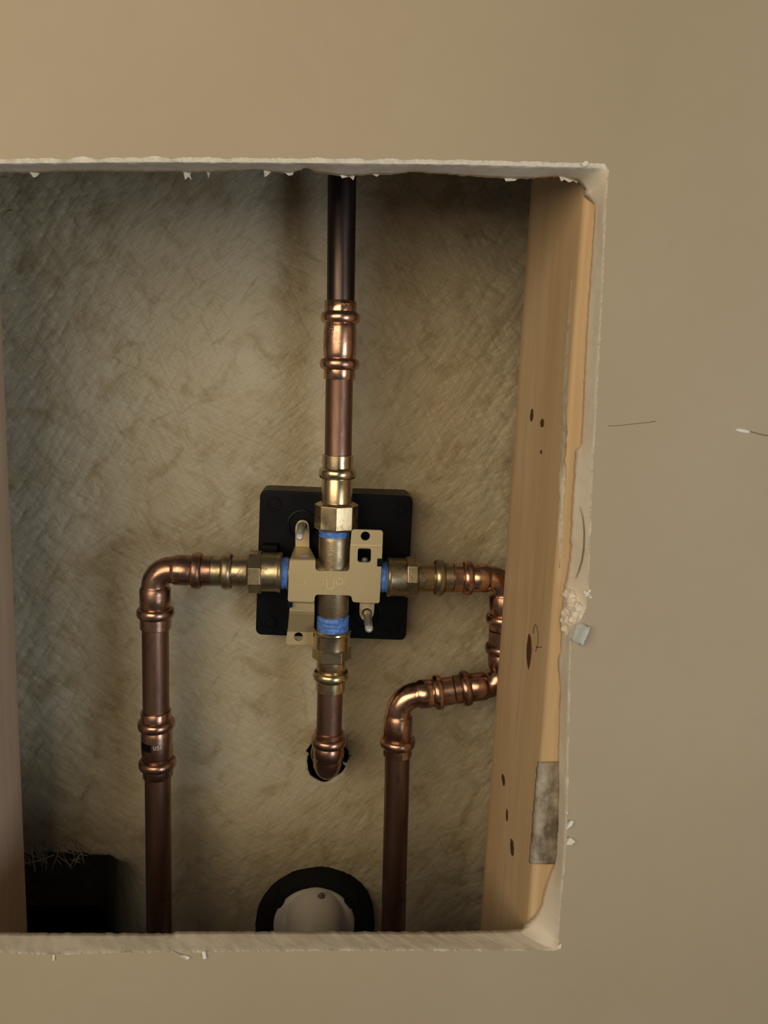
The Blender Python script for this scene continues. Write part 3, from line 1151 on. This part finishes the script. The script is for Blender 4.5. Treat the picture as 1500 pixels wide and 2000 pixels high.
def rounded(poly, r, n=6):
    out = []
    m_ = len(poly)
    for i in range(m_):
        p, a, b = poly[i], poly[i - 1], poly[(i + 1) % m_]
        da, db = (a - p).normalized(), (b - p).normalized()
        ri = r[i] if hasattr(r, '__len__') else r
        if ri <= 0:
            out.append(p.copy())
            continue
        for k in range(n + 1):
            t = k / n
            s, e = p + da * ri, p + db * ri
            out.append(s * (1 - t) ** 2 + p * 2 * t * (1 - t) + e * t * t)
    return out


def slab(bm, poly, dy, holes=()):
    """extrude an outline lying in a Y plane by dy (towards +Y), optional holes"""
    A = [bm.verts.new(p) for p in poly]
    B = [bm.verts.new(p + Vector((0, dy, 0))) for p in poly]
    n = len(A)
    for i in range(n):
        bm.faces.new((A[i], A[(i + 1) % n], B[(i + 1) % n], B[i]))
    hl = []
    for h in holes:
        HA = [bm.verts.new(p) for p in h]
        HB = [bm.verts.new(p + Vector((0, dy, 0))) for p in h]
        k = len(HA)
        for i in range(k):
            bm.faces.new((HA[i], HB[i], HB[(i + 1) % k], HA[(i + 1) % k]))
        hl.append((HA, HB))
    if not holes:
        bm.faces.new(A)
        bm.faces.new(B[::-1])
    else:
        for sel, V in ((0, A), (1, B)):
            es = [bm.edges.get((V[i], V[(i + 1) % n])) for i in range(n)]
            for h in hl:
                H = h[sel]
                es += [bm.edges.get((H[i], H[(i + 1) % len(H)])) for i in range(len(H))]
            bmesh.ops.triangle_fill(bm, use_beauty=True, edges=es, normal=(0, -1, 0))
    return bm


bm = bmesh.new()
slab(bm, rounded(q, 4.5), YB1 - YB0)
obj('housing', bm, M['black'], box, smooth=False, bevel=0.9)
for (px, py) in ((535, 985), (780, 997), (526, 1216), (766, 1227)):
    c = at(px, py, YB0)
    bm = lathe(c + Vector((0, 0.5, 0)), (0, -1, 0), [(0, 4.6), (1.1, 4.5), (1.3, 4.2), (1.3, 2.9), (0.4, 2.6), (0.4, 1.5), (-3, 1.4)], 32, 0, False)
    obj('screw_boss', bm, M['black'], box, sharp=30)
for (px, py) in ((590, 1024), (716, 1197)):
    c = at(px, py, YB0)
    bm = lathe(c + Vector((0, 0.5, 0)), (0, -1, 0), [(0, 9.6), (1.4, 9.4), (1.6, 9.0), (1.6, 8.0), (0.7, 7.6), (0.7, 3)], 40, 0, False)
    obj('boss_ring', bm, M['black'], box, sharp=30)
# small locating lugs on the sides of the box
for (xa, ya, xb, yb, Y0_, Y1_) in ((512, 1066, 541, 1082, 136, 147),):
    a, b = at(xa, ya, Y0_), at(xb, yb, Y0_)
    bm = bmesh.new()
    add_box(bm, ((a.x + b.x) / 2, (Y0_ + Y1_) / 2, (a.z + b.z) / 2), abs(b.x - a.x), Y1_ - Y0_, abs(a.z - b.z))
    obj('locating_lug', bm, M['black'], box, smooth=False, bevel=0.4)

# ------------------------------------------------------------------ valve
valve = thing('shower_valve', 'cross-shaped bronze shower valve under a gold UP bracket, in the centre of the pipework', 'valve', at(648, 1230, YV))
bm = bmesh.new()
PB0, PB1 = A_(653.8, 1038), A_(650.0, 1226)
db = (PB1 - PB0).normalized()
Lb = (PB1 - PB0).length
RB = 9.3
add_lathe(bm, PB0, db, [(0, 6.5), (0.2, 8.6), (2.2, 8.7), (3.2, RB - 0.2), (5, RB), (Lb - 10, RB), (Lb - 8.5, 8.7), (Lb, 8.6), (Lb, 6.5)], 56)
HB0, HB1 = A_(549, 1119), A_(757, 1126.5)
dh = (HB1 - HB0).normalized()
Lh = (HB1 - HB0).length
add_lathe(bm, HB0, dh, [(0, 6), (0, 8.6), (8, 8.6), (9, RB), (Lh - 9, RB), (Lh - 8, 8.6), (Lh, 8.6), (Lh, 6)], 56)
add_lathe(bm, Vector((VC.x, YV + 2, VC.z)), (0, 1, 0), [(0, 13), (16, 13), (19.5, 12)], 48)
obj('body', bm, M['bronze'], valve, sharp=40)


def tape(P, d, ta, tb, r, seed, waves=3):
    bm = bmesh.new()
    prof_n = 18
    seg = 64
    dd_, u, v = frame(d)
    rings = []
    for i in range(prof_n + 1):
        q = i / prof_n
        ring = []
        for k in range(seg):
            a = 2 * PI * k / seg
            e = u * math.cos(a) + v * math.sin(a)
            tt_ = lerp(ta, tb, q) + (0.5 * noise.noise(Vector((math.cos(a) * 1.6, math.sin(a) * 1.6, seed))) if i in (0, prof_n) else 0)
            rr = r + 0.22 * math.sin(q * waves * 2 * PI + a) + 0.12 * noise.noise(Vector((math.cos(a) * 2, math.sin(a) * 2, seed + q * 4)))
            if i in (0, prof_n):
                rr = r - 0.8
            ring.append(bm.verts.new(P + dd_ * tt_ + e * rr))
        rings.append(ring)
    for A, B in zip(rings, rings[1:]):
        for k in range(seg):
            bm.faces.new((A[k], A[(k + 1) % seg], B[(k + 1) % seg], B[k]))
    return obj('thread_tape', bm, M['tape'], valve, label='blue thread sealing tape')


tape(PB0, db, proj_t(PB0, db, py=1033), proj_t(PB0, db, py=1047), 9.2, 1, 2)
tape(PB0, db, proj_t(PB0, db, py=1201), proj_t(PB0, db, py=1232), 9.5, 2, 4)
tape(HB0, dh, proj_t(HB0, dh, px=547), proj_t(HB0, dh, px=564), 9.5, 3, 2)
tape(HB0, dh, proj_t(HB0, dh, px=741), proj_t(HB0, dh, px=757), 9.3, 4, 2)

# bracket: stamped sheet in front of the body with folded tabs
YF = 113.2                     # front sheet
TK = 1.6
bm = bmesh.new()


def bp(*pts, Y=YF):
    return [at(x, y, Y) for x, y in pts]


outline = bp((565, 1094), (616, 1094), (616, 1115), (682, 1116), (684, 1067), (747, 1069), (741, 1178), (688, 1176), (687, 1163), (615, 1161), (614, 1176), (562, 1174))
rr = [2.0, 0.4, 2.2, 2.2, 0.0, 0.0, 1.2, 1.6, 2.2, 2.2, 1.6, 1.2]
hole = rounded(bp((699, 1070), (725, 1071), (724, 1099), (698, 1098)), 1.8, 5)
slab(bm, rounded(outline, rr, 5), TK, [hole[::-1]])


def strip(bm, rows, th=TK):
    """folded sheet: rows of (left, right) picture points with a depth each"""
    A = []
    pts = [(at(l[0], l[1], Y), at(r[0], r[1], Y)) for (l, r, Y) in rows]
    n = len(pts)
    off = []
    for i in range(n):
        a, b = pts[max(i - 1, 0)][0], pts[min(i + 1, n - 1)][0]
        t = (b - a).normalized()
        w = (pts[i][1] - pts[i][0]).normalized()
        nn = t.cross(w).normalized()
        if nn.y < 0:
            nn = -nn
        off.append(nn * th)
    F1 = [(bm.verts.new(l), bm.verts.new(r)) for l, r in pts]
    F2 = [(bm.verts.new(l + o), bm.verts.new(r + o)) for (l, r), o in zip(pts, off)]
    for i in range(n - 1):
        bm.faces.new((F1[i][0], F1[i][1], F1[i + 1][1], F1[i + 1][0]))
        bm.faces.new((F2[i][0], F2[i + 1][0], F2[i + 1][1], F2[i][1]))
        bm.faces.new((F1[i][0], F1[i + 1][0], F2[i + 1][0], F2[i][0]))
        bm.faces.new((F1[i][1], F2[i][1], F2[i + 1][1], F1[i + 1][1]))
    for i in (0, n - 1):
        bm.faces.new((F1[i][0], F1[i][1], F2[i][1], F2[i][0]))


def circ(px, py, Y, r, n=28):
    c = at(px, py, Y)
    return [c + Vector((r * math.cos(2 * PI * k / n), 0, r * math.sin(2 * PI * k / n))) for k in range(n)]


# fold and slope at the foot of the upper tab, then the tab with its hole
strip(bm, [((684, 1069), (746.5, 1070.5), YF), ((684.2, 1066.5), (746.7, 1068), YF + 0.5), ((684.6, 1063), (747, 1064.5), YF + 0.6)], TK)
tab = rounded(bp((687, 1034), (748, 1036), (747, 1065), (684.5, 1064), Y=YF + 0.6), [1.8, 1.8, 0, 0], 5)
slab(bm, tab, TK, [circ(713.6, 1047, YF + 0.6, 2.7)[::-1]])
# lower-left folded tab: down, back, down again with a hole
strip(bm, [((562.5, 1172), (614, 1174), YF), ((563, 1175), (614, 1177), YF + 0.9), ((567, 1178), (614, 1179), YF + 4.0), ((565, 1194), (614, 1196), YF + 4.6), ((565, 1198), (614, 1200), YF + 6.0)], TK)
strip(bm, [((565, 1197.5), (614, 1199.5), YF + 5.6), ((562, 1231), (613, 1232), YF + 16), ((561, 1234), (612.5, 1235), YF + 17), ], TK)
tab = rounded(bp((561, 1233.5), (612.5, 1234.5), (611, 1260), (558.5, 1258.5), Y=YF + 17), [0, 0, 1.4, 1.4], 5)
slab(bm, tab, TK, [circ(583, 1243.5, YF + 17, 2.75)[::-1]])
# upper-left: folds back over the body and ends in an eye for the screw
strip(bm, [((565, 1096), (616, 1096), YF), ((566, 1092), (616, 1093), YF + 0.9), ((567.5, 1089), (615, 1089.5), YF + 3.0), ((575, 1070), (606, 1071), YF + 23), ((576.5, 1067), (604, 1068), YF + 25)], TK)
leg = bp((577, 1067), (604, 1068), (604, 1030), (601, 1019), (592, 1015.5), (582, 1018), (577, 1028), Y=YF + 25)
slab(bm, rounded(leg, [0, 0, 1, 1.4, 1.8, 1.4, 1], 4), TK, [circ(590, 1027, YF + 25, 2.9)[::-1]])
# lower-right: folds back and ends in an eye for the second screw
strip(bm, [((703, 1175), (734, 1176), YF), ((703, 1178), (733, 1179), YF + 1.0), ((702.5, 1178.5), (731, 1180), YF + 25)], TK)
leg = bp((702.5, 1178), (731.5, 1179), (730, 1200), (725, 1210), (716, 1213), (707, 1210), (702, 1199), Y=YF + 25)
slab(bm, rounded(leg, [0, 0, 1, 1.4, 1.8, 1.4, 1], 4), TK, [circ(716.5, 1197, YF + 25, 3.0)[::-1]])
obj('bracket', bm, M['bracket'], valve, smooth=False, bevel=0.3, label='gold zinc-plated mounting bracket')

for (xa, ya, xb, yb, Y0_, Y1_) in ((737, 1091, 748, 1107, YF - 0.4, YF + 14), (561, 1177, 571, 1187, YF + 1, YF + 14)):  # lugs of the black mounting box, parented to the valve
    a, b = at(xa, ya, Y0_), at(xb, yb, Y0_)
    bm = bmesh.new()
    add_box(bm, ((a.x + b.x) / 2, (Y0_ + Y1_) / 2, (a.z + b.z) / 2), abs(b.x - a.x), Y1_ - Y0_, abs(a.z - b.z))
    obj('box_lug', bm, M['black'], valve, smooth=False, bevel=0.4, label='small black plastic lug of the mounting box')

# embossed UP with two thin arrows, and a small mark
bm = bmesh.new()


def glyph(bm, strokes, x, y, w, h, rad=0.2, Y=YF - 0.14):
    for st in strokes:
        add_sweep(bm, [at(x + sx * w, y - sy * h, Y) for sx, sy in st], rad, 6)


ARW = [[(0.5, 0), (0.5, 1)], [(0, .62), (0.5, 1), (1, .62)]]
glyph(bm, ARW, 628, 1152, 5, 22, 0.16)
glyph(bm, GL['U'], 638.5, 1151, 17, 22, 0.22)
glyph(bm, GL['P'], 657, 1152, 16, 22, 0.22)
glyph(bm, ARW, 672, 1152, 5, 21, 0.16)
glyph(bm, [[(.1, .7), (.3, 1), (.75, 1), (.9, .7), (.4, .45), (0, 0)]], 590.5, 1147, 7, 11, 0.14)
obj('lettering', bm, M['emboss'], valve, label='embossed UP between two thin arrows')
bm = bmesh.new()
add_lathe(bm, at(712, 1102, YF + 9), (0, 0, 1), [(0, 1.4), (0.5, 2.2), (1.0, 1.4), (1.5, 2.3), (2.0, 1.4), (2.5, 2.2), (3.0, 1.3), (3.5, 1.9), (4.0, 1.0), (4.2, 0.2)], 24)
obj('cartridge_tip', bm, M['steel'], valve, sharp=60)
# small steel screw lying on the top fold
c = at(596, 1089, YF + 5.5)
bm = lathe(c, (0.05, -0.45, 1.0), [(-3, 3.0), (0.3, 3.1), (1.0, 2.7), (1.3, 1.4), (1.35, 0.2)], 28)
obj('screw_head', bm, M['steel'], valve, sharp=40, label='silver screw head')


def long_screw(label, base, tip_px, L):
    P = base
    r = 2.4
    bm = bmesh.new()
    d = Vector((0, -1, 0))
    prof = [(-4, r)]
    prof += [(0, r), (L - 1.2, r), (L - 0.4, r - 0.3), (L, r - 0.8), (L, 0.9), (L - 1.0, 0.8), (L - 1.0, 0.05)]
    add_lathe(bm, P, d, prof, 28, 0, False)
    o = obj('long_screw', bm, M['steel'], None, origin=P, sharp=35)
    return tag(o, label, 'screw')


long_screw('silver screw shank above the stained side of the valve, in the upper bracket eye', at(590, 1024.5, YB0 - 6), (584, 1049), 37)
long_screw('silver screw shank below the UP bracket, on the lower eye beside the blue tape', at(716.5, 1196, YB0 - 6), (719, 1229), 33)

# ------------------------------------------------------------------ tub overflow
YO = YG - 7
gc = at(616, 1806, YO)
sc_ = (at(617, 1806, YO) - gc).length
RG = 116 * sc_
bm = bmesh.new()
seg = 72
prof = [(RG * 0.60, 6), (RG * 0.62, -5), (RG * 0.70, -8), (RG * 0.86, -9), (RG * 0.95, -7), (RG, -2), (RG * 1.0, 8)]
rows = []
for k in range(seg):
    a = 2 * PI * k / seg
    rows.append([bm.verts.new(gc + Vector((r * (1 + 0.008 * noise.noise(Vector((math.cos(a) * 3, math.sin(a) * 3, 1)))) * math.cos(a), y, r * math.sin(a)))) for r, y in prof])
for i in range(seg):
    A, B = rows[i], rows[(i + 1) % seg]
    for k in range(len(prof) - 1):
        bm.faces.new((A[k], A[k + 1], B[k + 1], B[k]))
    bm.faces.new((A[-1], A[0], B[0], B[-1]))
gk = thing('overflow_gasket', 'black rubber ring around the white overflow pipe at the bottom edge', 'gasket', gc + Vector((0, 0, -RG)))
obj('ring', bm, M['rubber'], gk, sharp=50)
for px in (547, 680):
    c = at(px - (6 if px < 616 else -6), 1760, YO - 9)
    bm = lathe(c + Vector((0, 8, 0)), (0, -1, 0), [(0, 5.4), (8.5, 5.4), (9.5, 4.6), (9.5, 1.5), (8.5, 1.2), (8.5, 0.05)], 32, 0, False)
    obj('lug', bm, M['rubber'], gk, sharp=40)

ov = thing('overflow_pipe', 'white plastic overflow elbow and tube inside the black rubber ring', 'pipe', at(615, 1960, YO - 20))
bm = bmesh.new()
Rf = 78 * sc_
c = at(614, 1800, YO - 6)
add_lathe(bm, c + Vector((0, 6, 0)), (0, -1, 0), [(0, Rf), (9, Rf), (10.5, Rf - 0.8), (11.5, Rf - 3.0), (11.6, Rf - 5.0), (13, Rf - 6.5), (15.5, Rf - 7.8), (18, Rf - 8.4), (18.6, 10)], 72, 0, False)
obj('flange', bm, M['pvc'], ov, sharp=40)
bm = bmesh.new()
rp = 49 * sc_
c2_ = at(614.5, 1806, YO - 20)
pts, rad = [], []
for k in range(15):
    a = PI / 2 * k / 14
    pts.append(c2_ + Vector((0, 14 - 22 * math.sin(a), -22 * (1 - math.cos(a)))))
    rad.append(rp + 2.5 * (1 - smooth01(k / 8)))
for k in range(1, 7):
    pts.append(pts[14] + Vector((-0.1 * k, 0, -15 * k)))
    rad.append(rp)
add_sweep(bm, pts, rad, 56)
from mathutils.bvhtree import BVHTree
hit = BVHTree.FromBMesh(bm).ray_cast(CAM, ray(627, 1752).normalized())[0]
obj('tube', bm, M['pvc'], ov, sharp=50)
bm = bmesh.new()
bmesh.ops.create_uvsphere(bm, u_segments=20, v_segments=12, radius=1)
for v in bm.verts:
    v.co *= 1 + 0.25 * noise.noise(v.co * 2)
pm = hit if hit is not None else at(627, 1750, YO - 21)
bm.transform(Matrix.Translation(pm) @ Matrix.Diagonal((2.3, 1.2, 3.4, 1)))
obj('dark_smudge', bm, M['mark'], ov)
